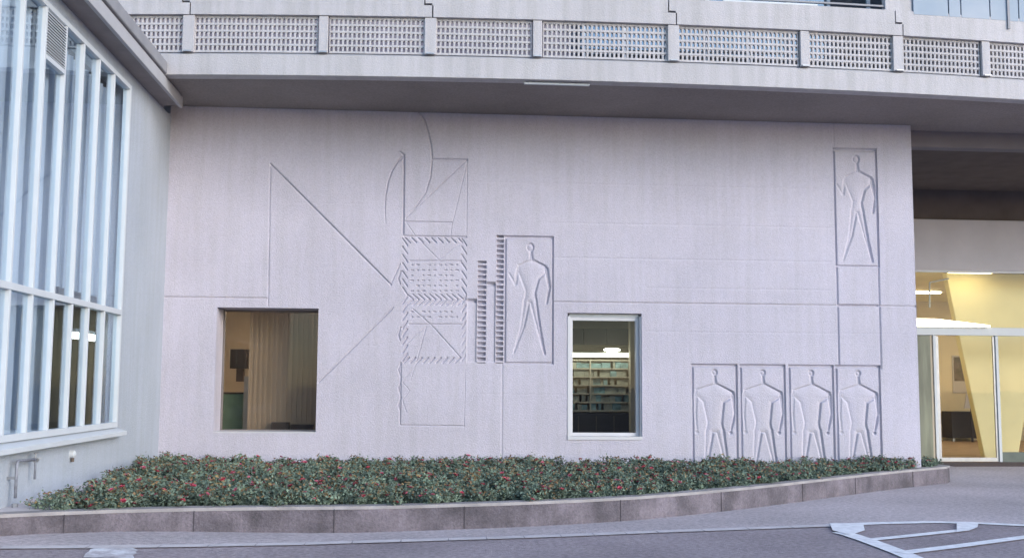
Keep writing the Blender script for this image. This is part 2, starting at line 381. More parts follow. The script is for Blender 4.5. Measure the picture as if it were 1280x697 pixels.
def base_h(X, Z):
    h = np.zeros_like(X)
    def g(a, b, w=0.013, d=0.02):
        nonlocal h; h = np.minimum(h, groove(seg(X, Z, a, b), w, d*1.7))
    g((X0, 3.27), (-2.84, 3.27)); g((midp[1], 3.27), (X1, 3.27))
    g((midp[0]-0.02, 0.0), (midp[0]-0.02, 2.15), 0.010, 0.008)
    xa, xb = upp[0]+0.03, upp[1]-0.03
    g((xa, 0), (xa, 4.0)); g((xb, 2.1), (xb, 4.0))
    g((xa, 6.25), (xa, 6.71), 0.009, 0.012)
    g((xa+0.03, 3.27), (xb-0.03, 3.27), 0.022, 0.035)
    c = W(338, 205); g(c, W(335, 382), 0.009, 0.012); g(c, W(489, 356), 0.014, 0.022)
    g(W(398, 478), W(490, 386), 0.011, 0.016)
    # curved arc swinging out to the left of the tall drawing
    P = [W(*q) for q in ((505, 194), (494, 206), (486, 224), (482, 244), (481, 262), (482, 280))]
    for i, (a, b) in enumerate(zip(P[:-1], P[1:])): g(a, b, 0.013-0.0015*i, 0.022-0.0035*i)
    for (xa_, xb_, yt) in ((583.5, 597, 376), (607, 620.5, 355)):
        (ax, az), (bx, bz) = W(xa_, yt), W(xb_, yt)
        g((ax+0.03, az), (bx, az), 0.035, 0.04)
        d = np.minimum.reduce([X-ax, bx-X, az-Z, Z-2.16]); h = np.minimum(h, -0.022*np.clip(d/0.014, 0, 1))
    # board marks of the formwork
    for zz, a, b, d in ((4.72, 2.2, 8.2, .004), (4.08, 2.3, 7.5, .005), (5.45, 0.9, 7.4, .003), (3.55, 4.0, 7.5, .004), (2.75, 4.0, 8.9, .003), (5.0, -2.4, -1.1, .002), (4.9, 5, 7.5, .002), (2.45, -1.7, 0.2, .002), (1.6, 0.9, 2.5, .002)):
        g((a, zz), (b, zz-0.0), 0.011, d)
    h += 0.0022*np.sin(X*1.7+Z*0.6)*np.sin(Z*2.1+0.5)
    return h
base = hmesh('wall_face', X0, X1, WZ0, WZ0+round((ZT-WZ0)/ST)*ST, ST, base_h, M_wall, wall, holes)

# the tall drawing of lines, hatching and dots (a plain abstract pattern)
ARC = [W(*q) for q in ((505, 194), (497, 202), (490, 213), (485, 228), (482, 244), (481, 262), (482, 280))]
def geo_h(X, Z):
    h = np.zeros_like(X)
    def g(pts, w=0.012, d=0.018):
        nonlocal h
        P = [W(*q) for q in pts]
        for a, b in zip(P[:-1], P[1:]): h = np.minimum(h, groove(seg(X, Z, a, b), w, d))
    g([(505, 196), (504, 292)], 0.018, 0.034); g([(501, 455), (500, 530)], 0.014, 0.022)
    g([(541, 199), (584, 200)], 0.020, 0.035)
    g([(584, 200), (583, 296)], 0.008, 0.010)
    g([(507, 273), (584, 200)], 0.010, 0.014); g([(584, 202), (566, 277)], 0.008, 0.010)
    g([(507, 277), (565, 278)], 0.013, 0.022); g([(565, 278), (563, 296)], 0.008, 0.010)
    g([(500, 200), (505, 194), (500, 190)], 0.020, 0.03)
    g([(507, 277), (520, 296), (549, 325)], 0.009, 0.012); g([(549, 325), (576, 304)], 0.008, 0.010)
    # arc dropping from the top edge
    g([(523, 139), (531, 151), (536, 168), (539, 184), (540, 200), (538, 222), (532, 241), (520, 258), (508, 272)], 0.012, 0.02)
    g([(523, 139), (531, 151), (536, 168), (539, 184), (540, 198)], 0.017, 0.03)
    # frame of the hatched field
    g([(505, 295), (583, 296)], 0.015, 0.028); g([(512, 326), (576, 326)], 0.012, 0.022); g([(511, 405), (576, 405)], 0.012, 0.022)
    for i in range(9): x = 509+i*8.2; g([(x-3, 297), (x+3, 303)], 0.016, 0.028)
    for i in range(15):
        y = 303+i*10.2; s = 1 if i < 7 else -1
        g([(503, y-5*s), (509, y+4*s)], 0.015, 0.026); g([(577, y-5*s), (583, y+4*s)], 0.015, 0.026 if i < 11 else 0.014)
    for i in range(10): x = 513+i*7; g([(x-4, 368), (x+3, 374)], 0.014, 0.024); g([(x+3, 375), (x-4, 381)], 0.014, 0.022)
    for i in range(9): x = 508+i*8; g([(x-3, 453), (x+3, 447)], 0.016, 0.026)
    for r in range(11):
        y = 331+r*6.5
        if 364 < y < 385: continue
        for c in range(9):
            if (r*5+c*3) % 7 == 6: continue
            x = 515+c*7.0; l = 1.5 if (r+c) % 2 else 0.5; g([(x-l, y), (x+l, y)], 0.012, 0.026)
    g([(516, 386), (540, 407), (576, 447)], 0.011, 0.018); g([(533, 407), (522, 447), (513, 475)], 0.008, 0.011); g([(533, 407), (505, 433)], 0.008, 0.011)
    g([(520, 455), (503, 477), (512, 488), (503, 500), (508, 515)], 0.008, 0.011)
    g([(501, 531), (580, 532)], 0.011, 0.017); g([(582, 455), (580, 532)], 0.007, 0.009)
    for y0 in (348, 418, 462, 485, 506): g([(501, y0-9), (498, y0), (500, y0+7)], 0.014, 0.026)
    g([(488, 356), (500, 330)], 0.012, 0.018)
    g([(583, 375), (598, 376)], 0.022, 0.035)
    g([(492, 384), (487, 389)], 0.011, 0.015)
    for i, (a, b) in enumerate(zip(ARC[:-1], ARC[1:])): h = np.minimum(h, groove(seg(X, Z, a, b), 0.018-0.0015*i, 0.034-0.004*i))
    g([(338, 205), (489, 356)], 0.014, 0.034); g([(398, 478), (490, 386)], 0.013, 0.027)
    return h
o = hmesh('line_relief', geo[0], geo[1], geo[2], geo[3], ST/2, geo_h, M_wall, wall)
o['label'] = 'sunken drawing of straight lines, arcs, hatching and small dots'

def ladder(rect, name_label, k0):
    x0, x1, z0, z1 = rect; n = round((z1-z0)/0.0945)
    def fn(X, Z):
        t = ((Z-z0)/(z1-z0)*n) % 1.0
        edge = np.minimum(X-x0, x1-X)
        tooth = np.clip((0.56-t)/0.10, 0, 1)*np.clip((t-0.02)/0.1, 0, 1)
        h = -0.085*(1-tooth)*np.clip((edge-0.008)/0.012, 0, 1)
        return h
    o = hmesh('toothed_strip', x0, x1, z0, z1, ST/2, fn, M_wall, wall); o['label'] = name_label; return o
ladder(lad1, 'shorter column of stacked concrete teeth', 0)
ladder(lad2, 'taller column of stacked concrete teeth beside the middle figure panel', 0)

# figure panels: a plain generic standing figure sunk into a grooved rectangle
def caps(X, Z, a, b, ra, rb):
    ax, az = a; bx, bz = b; dx, dz = bx-ax, bz-az; L = dx*dx+dz*dz+1e-12
    t = np.clip(((X-ax)*dx+(Z-az)*dz)/L, 0, 1); return np.hypot(X-ax-t*dx, Z-az-t*dz)-(ra+(rb-ra)*t)
def smin(a, b, k=0.03):
    h = np.clip(0.5+0.5*(b-a)/k, 0, 1); return b*(1-h)+a*h-k*h*(1-h)
def polyd(X, Z, P):                              # signed distance to a polygon
    d = np.full(X.shape, 1e9); ins = np.zeros(X.shape, bool); n = len(P)
    for i in range(n):
        a, b = P[i], P[(i+1) % n]; d = np.minimum(d, seg(X, Z, a, b))
        c = ((a[1] > Z) != (b[1] > Z)) & (X < (b[0]-a[0])*(Z-a[1])/((b[1]-a[1])+1e-12)+a[0]); ins ^= c
    return np.where(ins, -d, d)
def figure(kind, x0, x1, z0, z1, gz0):
    cx = (x0+x1)/2; 
    def frame_h(X, Z):
        L, R, B, T = x0+0.022, x1-0.022, gz0, z1-0.035
        h = np.minimum.reduce([groove(seg(X, Z, (L, B), (L, T)), 0.018, 0.034), groove(seg(X, Z, (R, B), (R, T)), 0.020, 0.04),
                               groove(seg(X, Z, (L, T), (R, T)), 0.030, 0.05)] + ([groove(seg(X, Z, (L, B), (R, B)), 0.018, 0.034)] if kind != 'front' else []))
        return h
    def fn(X, Z):
        h = frame_h(X, Z)
        x = X-cx; z = Z-(z1-2.26)
        if kind == 'front': x = x/1.10
        else: x = (x-0.02)/1.12; z = z/1.07+0.02
        if kind == 'front':
            d = np.hypot((x-0.0)/0.85, z-2.10)-0.068                             # head
            d = smin(d, caps(x, z, (0.0, 2.03), (0.01, 1.86), 0.032, 0.042), 0.02)
            d = smin(d, polyd(x, z, [(-0.03, 1.90), (0.06, 1.90), (0.33, 1.75), (0.31, 1.64), (0.17, 1.55), (0.13, 1.18), (0.16, 1.0), (-0.17, 1.0), (-0.14, 1.2), (-0.21, 1.56), (-0.35, 1.70), (-0.32, 1.80)])-0.008, 0.03)
            d = smin(d, caps(x, z, (0.31, 1.69), (0.335, 1.36), 0.045, 0.034), 0.02)
            d = smin(d, caps(x, z, (0.335, 1.36), (0.27, 1.06), 0.032, 0.024), 0.02)
            d = smin(d, caps(x, z, (-0.32, 1.70), (-0.33, 1.36), 0.045, 0.034), 0.02)
            d = smin(d, caps(x, z, (-0.33, 1.36), (-0.31, 1.08), 0.032, 0.024), 0.02)
            d = np.minimum(d, np.hypot(x+0.31, (z-1.02)*0.8)-0.038); d = np.minimum(d, np.hypot(x-0.26, (z-1.01)*0.8)-0.036)
            d = smin(d, caps(x, z, (0.085, 1.04), (0.17, 0.55), 0.082, 0.055), 0.02)
            d = smin(d, caps(x, z, (0.17, 0.55), (0.26, 0.04), 0.055, 0.03), 0.02)
            d = smin(d, caps(x, z, (-0.09, 1.04), (-0.14, 0.58), 0.085, 0.055), 0.02)
            d = smin(d, caps(x, z, (-0.14, 0.58), (-0.24, 0.04), 0.055, 0.03), 0.02)
        else:
            d = np.hypot((x-0.0)/0.82, z-1.93)-0.088
            d = smin(d, caps(x, z, (0.01, 1.85), (0.02, 1.72), 0.035, 0.045), 0.02)
            d = smin(d, polyd(x, z, [(-0.03, 1.72), (0.08, 1.72), (0.27, 1.62), (0.27, 1.48), (0.16, 1.38), (0.10, 1.15), (0.12, 0.97), (-0.11, 0.97), (-0.09, 1.18), (-0.17, 1.40), (-0.22, 1.52), (-0.20, 1.63)])-0.006, 0.03)
            d = smin(d, caps(x, z, (0.26, 1.56), (0.315, 1.25), 0.045, 0.035), 0.02)
            d = smin(d, caps(x, z, (0.315, 1.25), (0.27, 0.98), 0.032, 0.025), 0.02)
            d = smin(d, caps(x, z, (-0.20, 1.56), (-0.24, 1.30), 0.042, 0.032), 0.02)
            d = smin(d, caps(x, z, (-0.24, 1.30), (-0.34, 1.47), 0.032, 0.026), 0.02)
            d = smin(d, caps(x, z, (0.05, 1.02), (0.14, 0.56), 0.075, 0.048), 0.02)
            d = smin(d, caps(x, z, (0.14, 0.56), (0.24, 0.12), 0.048, 0.026), 0.02)
            d = smin(d, caps(x, z, (-0.05, 1.02), (-0.12, 0.58), 0.072, 0.048), 0.02)
            d = smin(d, caps(x, z, (-0.12, 0.58), (-0.26, 0.14), 0.048, 0.026), 0.02)
        dep = 0.042*np.clip(-d/0.030, 0, 1)
        # the recess runs out softly towards the lower left so the body swells back to the surface
        dep = dep*(0.12+0.88*np.exp(-np.maximum(0, -d-0.03)/0.035))*np.clip(0.75+x*1.1, 0.30, 1.1)
        return np.minimum(h, -dep)
    return fn
figs = []
r0 = lowers[0]
fo = hmesh('figure_panel', r0[0], r0[1], r0[2], r0[3], ST/2, figure('front', r0[0], r0[1], r0[2], r0[3], 0.0), M_wall, wall)
fo['label'] = 'grooved panel with a sunken standing figure seen from the front'; fo['group'] = 'figure panels along the foot of the wall'
for r in lowers[1:]:
    c = fo.copy(); col.objects.link(c); c.parent = wall; c.matrix_parent_inverse = fo.matrix_parent_inverse.copy(); c.location = (r[0]-r0[0], 0, 0)
for r, lb in ((midp, 'tall grooved panel with a sunken striding figure, middle of the wall'), (upp, 'tall grooved panel with a sunken striding figure, high at the right end of the wall')):
    o = hmesh('figure_panel', r[0], r[1], r[2], r[3], ST/2, figure('side', r[0], r[1], r[2], r[3], r[2]+0.03), M_wall, wall); o['label'] = lb

# solid wall behind the relief skin, with reveals
def around(mb, x0, x1, z0, z1, y0, y1, rects):
    xs = sorted({x0, x1, *[r[0] for r in rects], *[r[1] for r in rects]}); zs = sorted({z0, z1, *[r[2] for r in rects], *[r[3] for r in rects]})
    for a, b in zip(xs[:-1], xs[1:]):
        run = None
        for c, d in zip(zs[:-1], zs[1:]):
            solid = not any(r[0] < (a+b)/2 < r[1] and r[2] < (c+d)/2 < r[3] for r in rects)
            if solid: run = (run[0], d) if run else (c, d)
            if (not solid or d == zs[-1]) and run: mb.box(a, b, y0, y1, run[0], run[1]); run = None
mb = MB(); around(mb, X0, X1, -0.1, 6.9, D+0.095, D+0.70, [win1, win2])
for (a, b, c, d) in (win1, win2):
    for s in ([(a, D, c), (a, D+.10, c), (a, D+.10, d), (a, D, d)], [(b, D, c), (b, D+.10, c), (b, D+.10, d), (b, D, d)], [(a, D, d), (b, D, d), (b, D+.10, d), (a, D+.10, d)], [(a, D, c), (b, D, c), (b, D+.10, c), (a, D+.10, c)]): mb.poly(s)
mb.poly([(X1, D, 0), (X1, D+.10, 0), (X1, D+.10, ZT), (X1, D, ZT)])
mb.build('wall_core', M_wall, wall)

# window 1: wide opening, glass set deep
def window(rect, y, fw, name_label, m, depth=0.06, glass=M_glassc):
    a, b, c, d = rect
    f = MB(); f.box(a, a+fw, y, y+depth, c, d); f.box(b-fw, b, y, y+depth, c, d); f.box(a+fw, b-fw, y, y+depth, c, c+fw); f.box(a+fw, b-fw, y, y+depth, d-fw, d)
    fo = f.build('window', m, wall, bevel=0.004); fo['label'] = name_label
    g = MB(); g.box(a+fw-0.005, b-fw+0.005, y+depth*0.45, y+depth*0.45+0.008, c+fw-0.005, d-fw+0.005); g.build('pane', glass, fo)
    return fo
M_darkframe = mat('brown_metal_frame', (0.16, 0.14, 0.13), 0.5)
M_glass1 = glass_mat('smoky_glass', refl=0.0, tint=(0.88, 0.84, 0.78), ior=1.35)
w1 = window(win1, D+0.62, 0.035, 'wide window with dim brown room behind, left side of the wall', M_darkframe, glass=M_glass1)
w1b = MB(); w1b.box(win1[0]+0.002, win1[1]-0.002, D-0.006, D+0.62, win1[2], win1[2]+0.02); w1b.build('sill', M_frame2, w1)
a, b, c, d = win2
w2 = window((a+0.05, b-0.03, c+0.03, d-0.07), D+0.12, 0.06, 'narrow lit window in a white frame, right of the middle figure panel', M_frame2, depth=0.07)
f = MB(); f.box(a+0.001, a+0.045, D-0.012, D+0.2, c+0.001, d-0.06); f.box(b-0.028, b-0.001, D+0.03, D+0.2, c+0.02, d-0.05); f.box(a+0.001, b-0.001, D-0.018, D+0.2, c-0.03, c+0.028)
f.build('surround', M_frame2, w2)
f = MB(); f.box(a+0.046, b-0.03, D+0.14, D+0.2, d-0.068, d-0.002); f.build('head_strip', M_metal, w2)

# rooms behind the two windows
def room(name, x0, x1, y0, y1, z0, z1, m, parent, lab=None, front=False):
    mb = MB(); t = 0.05
    mb.box(x0-t, x0, y0, y1, z0, z1); mb.box(x1, x1+t, y0, y1, z0, z1); mb.box(x0-t, x1+t, y1, y1+t, z0, z1)
    mb.box(x0-t, x1+t, y0, y1+t, z0-t, z0-0.002); mb.box(x0-t, x1+t, y0, y1+t, z1+0.002, z1+t)
    o = mb.build(name, m, parent); return o
room('room_interior', -4.55, 0.3, D+0.702, D+4.0, 0.12, 3.3, M_beige, wall)
room('room_interior', 1.5, 5.5, D+0.702, D+3.6, 0.12, 3.3, M_beige, wall)

# contents seen through window 1
y = D+1.4
def WP(px, py, yy): p = PX(px, py, 1, yy); return p[0], p[2]
bl = MB(); xa, _ = WP(313, 400, D+0.95); xb, _ = WP(402, 400, D+0.95)
for i in range(28):
    t0 = xa+(xb-xa)*i/28; t1 = xa+(xb-xa)*(i+1)/28; dy = 0.02 if i % 2 else 0.0
    bl.box(t0, t1, D+0.93+dy, D+0.95+dy, 0.75, 3.15)
tag(bl.build('curtain', M_tan), 'brown pleated curtain drawn across most of the wide left window', 'curtain')
xa, z1_ = WP(284, 492, y); xb, z0_ = WP(302, 540, y)
cab = thing('cabinet', ((xa+xb)/2, y, 0.12), 'green cabinet standing in the lower left of the wide window', 'cabinet')
MB().box(xa-0.3, xb, y, y+0.5, 0.12, z1_).build('body', M_green, cab, bevel=0.01)
MB().box(xa-0.3, xb+0.01, y-0.02, y+0.5, z1_+0.001, z1_+0.03).build('top', M_dark, cab)
xs_, zt_ = WP(308, 470, y)
MB().box(xb+0.02, xb+0.10, y-0.02, y+0.03, 0.12, 1.9).build('side_post', M_metal, cab)
xa, zt_ = WP(288, 436, y+0.3); xb, zb_ = WP(308, 470, y+0.3)
pic = thing('wall_cupboard', ((xa+xb)/2, y+0.6, zb_), 'dark cupboard hung above the green cabinet inside the wide window', 'cupboard')
MB().box(xa, xb, y+0.3, y+0.55, zb_+0.15, zt_).build('body', M_dark, pic); MB().box(xa+0.12, xb-0.06, y+0.32, y+0.5, zb_-0.1, zb_+0.148).build('bracket', M_brown, pic)
xa, zt_ = WP(340, 530, D+0.85); xb, zb_ = WP(392, 541, D+0.85)
MB().box(-3.6, -1.0, D+0.705, D+0.9, 0.80, 0.858).build('ledge', M_brown, w1)
tag(MB().box(xa, xa+0.32, D+0.72, D+0.88, 0.86, 1.06).build('storage_box', M_dark, bevel=0.01), 'taller dark box on the ledge inside the wide window, left one of two', 'box')
tag(MB().box(xa+0.35, xb, D+0.72, D+0.88, 0.86, 1.02).build('storage_box', M_dark, bevel=0.01), 'longer lower dark box on the ledge at the right corner of the wide window', 'box')
tag(MB().box(-3.9, -1.0, D+1.5, D+1.6, 3.2, 3.25).build('fill_lamp', E_room), 'unseen warm lamp added to brighten the room with the brown curtain', 'lamp')  # added out of view to light the curtain

# contents seen through window 2
y = D+2.2
xa, _ = WP(700, 450, y); xb, _ = WP(788, 450, y)
_, z1_ = WP(740, 450, y); _, z0_ = WP(740, 513, y)
sh = thing('shelf_rack', ((xa+xb)/2, y, 0.12), 'rack of shelves full of pale binders behind the narrow lit window', 'shelf')
f = MB()
for i in range(7): zz = z0_+(z1_-z0_)*i/6; f.box(xa, xb, y, y+0.3, zz-0.012, zz+0.012)
for x in (xa, (xa+xb)/2-0.1, xb): f.box(x-0.012, x+0.012, y-0.01, y+0.31, z0_-0.03, z1_+0.02)
f.build('frame', M_beige, sh)
rnd = random.Random(3)
for i in range(6):
    zz = z0_+(z1_-z0_)*i/6; h = (z1_-z0_)/6; x = xa+0.02
    while x < xb-0.08:
        wd = rnd.uniform(0.04, 0.22); MB().box(x, min(x+wd, xb-0.02), y+0.03+rnd.uniform(0, .04), y+0.28, zz+0.014, zz+0.014+h*rnd.uniform(0.55, 0.8)).build('binder', M_teal if rnd.random() < 0.55 else M_paper, sh); x += wd+rnd.choice((0.004, 0.004, 0.06))
_, zb_ = WP(740, 545, y)
dc = thing('sideboard', ((xa+xb)/2, y-0.1, 0.12), 'dark low sideboard under the shelves behind the narrow lit window', 'sideboard')
MB().box(xa, xb, y-0.1, y+0.3, 0.12, z0_-0.04).build('body', M_dark, dc, bevel=0.008)
for i in range(1, 4): x = xa+(xb-xa)*i/4; MB().box(x-0.01, x+0.01, y-0.108, y-0.101, 0.3, z0_-0.1).build('door_gap', M_brown, dc)
_, zt_ = WP(740, 410, y); _, zb_ = WP(740, 430, y)
bb = thing('dark_wall_cabinet', ((xa+xb)/2, y, zb_), 'dark wall cabinet above the strip lamp in the narrow lit window', 'cabinet')
for i in range(3):
    w_ = (xb-xa)/3; MB().box(xa+w_*i+0.006, xa+w_*(i+1)-0.006, y, y+0.35, zb_, zt_).build('door', M_dark, bb, bevel=0.005)
_, zt_ = WP(740, 441, y-0.3); _, zb_ = WP(740, 445.5, y-0.3)
la = thing('strip_lamp', ((xa+xb)/2, y-0.3, zt_), 'glowing tube lamp above the binders in the narrow lit window', 'lamp')
MB().box(xa, xb, y-0.30, y-0.24, zb_, zt_).build('tube', E_tube, la)
MB().box(xa, xb, y-0.32, y-0.22, zt_+0.002, zt_+0.03).build('housing', M_paper, la)
la2 = thing('tube_glare', (xa+1.0, y-0.4, zt_), 'short glowing shape for the glare of the tube in the narrow lit window', 'lamp')  # glare spot of the tube, built as a small glowing shape
cx_, cz_ = WP(765, 437, y-0.4); MB().tube([(cx_-0.16, y-0.4, cz_), (cx_-0.1, y-0.4, cz_), (cx_+0.1, y-0.4, cz_), (cx_+0.16, y-0.4, cz_)], [0.015, 0.035, 0.035, 0.015], 12).build('glare_body', E_tube, la2, smooth=True)
pl = MB(); xc, _ = WP(788, 450, D+1.6); xd, _ = WP(803, 450, D+1.6); pl.box(xc, xd+0.1, D+1.6, D+1.8, 0.12, 3.29)
tag(pl.build('pillar', M_beige, bevel=0.01), 'beige pillar at the right side of the room behind the narrow lit window', 'pillar')

# ------------------------------------------------------------------ upper storey with pierced balcony screen
apt = thing('apartment_building', (2.8, 19, ZT), 'pale concrete upper storeys with a pierced balcony front above the wall', 'building')
def curved(mb, x0, x1, z0, z1, yo0, yo1, step=0.5):
    n = max(1, int((x1-x0)/step)); xs = [x0+(x1-x0)*i/n for i in range(n+1)]; k = n+1; b = len(mb.v)
    for (yo, zz) in ((yo0, z0), (yo0, z1), (yo1, z1), (yo1, z0)):
        for x in xs: mb.v.append((x, bowY(x)+yo, zz))
    for i in range(n):
        for r in range(4): a = b+r*k+i; c = b+((r+1) % 4)*k+i; mb.f.append((a, a+1, c+1, c))
    mb.f.append((b, b+k, b+2*k, b+3*k)); mb.f.append((b+k-1, b+2*k-1, b+3*k-1, b+4*k-1)); return mb
ZF = PX(640, 72, 1, 16.95)[2]            # top of slab edge
ZS = PX(640, 26, 1, 16.95)[2]            # top of pierced screen
ZP = PX(1000, 11, 1, 17.1)[2]            # top of parapet
XA, XB = -14.0, 24.0
curved(MB(), XA, XB, ZT+0.002, ZF-0.03, 0.0, 0.25).build('slab_edge', M_white, apt, bevel=0.01)
curved(MB(), XA, XB, ZF-0.028, ZF, 0.05, 0.25).build('drip_strip', M_roofm, apt)
# soffit (deep, behind slab edge)
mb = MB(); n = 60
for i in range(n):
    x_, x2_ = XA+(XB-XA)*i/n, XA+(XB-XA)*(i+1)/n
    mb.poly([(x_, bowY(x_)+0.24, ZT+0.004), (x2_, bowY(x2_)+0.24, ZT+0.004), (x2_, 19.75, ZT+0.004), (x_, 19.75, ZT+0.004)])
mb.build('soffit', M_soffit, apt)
MB().box(XA, XB, 17.5, 24.9, ZT+0.3, ZF-0.04).build('floor_slab', M_greyconc, apt)
ppx = [(-400, 60), (-240, 60), (-110, 60), (60, 60), (232, 45), (404, 47), (538, 47), (671, 50), (840, 56), (1005, 65), (1125, 70), (1240, 78)]
pX = [PX(a, b, 1, 17.0)[0] for a, b in ppx] + [11.9, 13.9, 15.9, 18.0, 20.1, 22.2]
wide = {0, 4, 6, 8, 10, 12}
PW = 0.085
for i, x in enumerate(pX):
    hw = 0.095 if i in (4, 6, 8, 10) else 0.075
    p = curved(MB(), x-hw, x+hw, ZF+0.002, ZS-0.004, -0.01, 0.16, 0.3); p.build('post', M_white, apt, bevel=0.008)
for i in range(len(pX)-1):
    xa, xb = pX[i]+0.095, pX[i+1]-0.095
    ncol = round((xb-xa)/0.074); cw = (xb-xa)/ncol; nr = 5; rh = (ZS-ZF-0.05)/nr
    mb = MB()
    for r in range(nr+1):
        zz = ZF+0.012+r*rh*1.0; curved(mb, xa, xb, zz, zz+rh*0.30, 0.045, 0.115, 0.4)
    rn = random.Random(i)
    for c in range(ncol+1):
        x = xa+c*cw; y_ = bowY(x)+0.05; hw = cw*0.21
        mb.box(max(xa, x-hw), min(xb, x+hw), y_+0.003, y_+0.058, ZF+0.02, ZS-0.02)
    # little arched tops: fill the upper corners of each hole
    for r in range(nr):
        z1_ = ZF+0.012+(r+1)*rh
        for c in range(ncol):
            xl = xa+c*cw+cw*0.21; xr = xa+(c+1)*cw-cw*0.21; y_ = bowY(xl)+0.055; s = (xr-xl)*0.36; hh = rh*0.2
            mb.prism([(xl, y_, z1_), (xl+s, y_, z1_), (xl, y_, z1_-hh)], (0, 0.05, 0)); mb.prism([(xr, y_, z1_), (xr, y_, z1_-hh), (xr-s, y_, z1_)], (0, 0.05, 0))
    mb.build('pierced_screen', M_white, apt)
    # small drain lip at the foot of each post
    MB().box(pX[i]-0.06, pX[i]+0.06, bowY(pX[i])-0.05, bowY(pX[i]), ZF+0.0, ZF+0.02).build('drain_lip', M_metal, apt)
# parapet panels with stepped joints over the wide posts
joints = [PX(a, 10, 1, 17.0)[0] for a in (-430, -110, 235, 541, 843, 1129)] + [13.0, 17.5, 22]
edges = [XA]+joints+[XB]
zm = ZS+(ZP-ZS)*0.45; gp = 0.010
zb0, zt0 = ZS+0.0, ZP
for i in range(len(edges)-1):
    xl, xr = edges[i], edges[i+1]; st = 0.13; rn = min(6, int((xr-xl)/0.5)+1)
    mb = MB()
    curved(mb, xl+gp, xr-gp, zb0, zm, -0.03, 0.045)
    curved(mb, xl-gp if i else xl, xr-st-gp, zm+0.001, zt0, -0.03, 0.045)
    if i: curved(mb, xl-st+gp, xl-gp-0.001, zm+0.034, zt0, -0.03, 0.045)
    if i < len(edges)-2: pass
    mb.build('parapet_panel', M_white, apt)
curved(MB(), XA, XB, ZS+0.01, ZP-0.02, 0.05, 0.13).build('parapet_backing', M_dark, apt)
# loggia back wall seen through the screen
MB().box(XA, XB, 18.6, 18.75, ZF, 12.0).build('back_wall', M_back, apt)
# top right: dark windows behind the parapet, posts, frosted panes
xw0, xw1, xw2 = PX(790, 5, 1, 18.5)[0], PX(1112, 5, 1, 18.5)[0], PX(1135, 5, 1, 17.2)[0]
wn = MB(); wn.box(xw0-1, xw1+.6, 18.44, 18.56, ZF+0.3, 9.8)
wn = wn.build('window', M_dark, apt); 
n = 9
g_ = MB(); g_.box(xw0-0.95, xw1+.55, 18.42, 18.43, ZF+0.35, 9.7); g_.build('pane', M_glass, wn)
for i in range(n): x = xw0-0.9+(xw1-xw0+1.2)*i/(n-1); MB().box(x-0.03, x+0.03, 18.38, 18.418, ZF+0.3, 9.8).build('mullion', M_frame, wn)
curved(MB(), PX(900, 5, 1, 17.1)[0], PX(1018, 8, 1, 17.1)[0], ZP+0.001, ZP+0.03, -0.02, 0.12).build('coping_rail', M_frame, apt)
curved(MB(), PX(700, 5, 1, 17.1)[0], PX(1108, 8, 1, 17.1)[0], ZP+0.07, ZP+0.10, 0.03, 0.07).build('handrail', M_roofm, apt)
curved(MB(), PX(1108, 10, 1, 17)[0], xw2+0.02, ZP, ZP+1.6, 0.0, 0.14).build('pier', M_white, apt, bevel=0.01)
px_ = [1136, 1182, 1198, 1236, 1274, 1330]
for a, b in zip(px_[:-1], px_[1:]):
    xa, xb = PX(a, 15, 1, 17.2)[0], PX(b, 15, 1, 17.2)[0]
    curved(MB(), xa+0.012, xb-0.012, ZP-0.05, ZP+1.5, -0.034, 0.02).build('frosted_pane', M_frost, apt)
curved(MB(), PX(1266, 10, 1, 17)[0], PX(1269, 10, 1, 17)[0], ZP-0.2, ZP+1.5, -0.06, -0.036).build('downpipe', M_roofm, apt)
MB().box(XA, XB, 17.3, 26, 12.0, 12.3).build('upper_slab', M_white, apt)
# batten lamp under the slab edge
xa, xb = PX(655, 105, 2, ZT-0.04)[0], PX(737, 107, 2, ZT-0.04)[0]; yy = PX(690, 106, 2, ZT-0.04)[1]
bt = thing('batten_lamp', ((xa+xb)/2, yy, ZT), 'thin unlit batten lamp under the front edge of the dark soffit', 'lamp')
MB().box(xa, xb, yy-0.02, yy+0.03, ZT-0.045, ZT-0.01).build('tube', M_frame, bt, bevel=0.008); 
for q in (0.1, 0.5, 0.9): MB().box(xa+(xb-xa)*q-0.02, xa+(xb-xa)*q+0.02, yy-0.015, yy+0.025, ZT-0.009, ZT+0.003).build('bracket', M_metal, bt)

# ------------------------------------------------------------------ entrance on the right
YE = 24.7
ent = thing('entrance_front', (14, YE, 0), 'recessed glazed entrance front lit yellow from inside, right of the wall', 'entrance')
zl0, zl1 = PX(1200, 338, 1, YE)[2], PX(1200, 275, 1, YE)[2]
ztr0, ztr1 = PX(1200, 419, 1, YE)[2], PX(1200, 409, 1, YE)[2]
zb_ = PX(1200, 185, 1, 19.62)[2]
def EX(px, py=450): return PX(px, py, 1, YE)[0]
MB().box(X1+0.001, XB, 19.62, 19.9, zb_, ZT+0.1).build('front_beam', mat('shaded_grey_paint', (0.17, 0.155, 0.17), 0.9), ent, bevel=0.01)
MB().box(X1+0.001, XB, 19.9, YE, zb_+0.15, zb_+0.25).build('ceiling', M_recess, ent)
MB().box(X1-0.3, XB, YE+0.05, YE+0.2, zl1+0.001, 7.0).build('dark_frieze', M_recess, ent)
MB().box(X1-0.3, XB, YE-0.05, YE+0.3, zl0, zl1).build('lintel', M_greyconc, ent, bevel=0.01)
MB().box(X1-0.3, XB, YE-0.06, YE+0.1, ztr0, ztr1).build('transom', M_frame, ent, bevel=0.005)
MB().box(X1-0.3, XB, YE-0.02, YE+0.04, zl0-0.05, zl0-0.001).build('head_frame', M_frame2, ent)
MB().box(X1-0.3, XB, YE+0.0, YE+0.01, ztr1+0.001, zl0-0.052).build('upper_glass', M_glassc, ent)
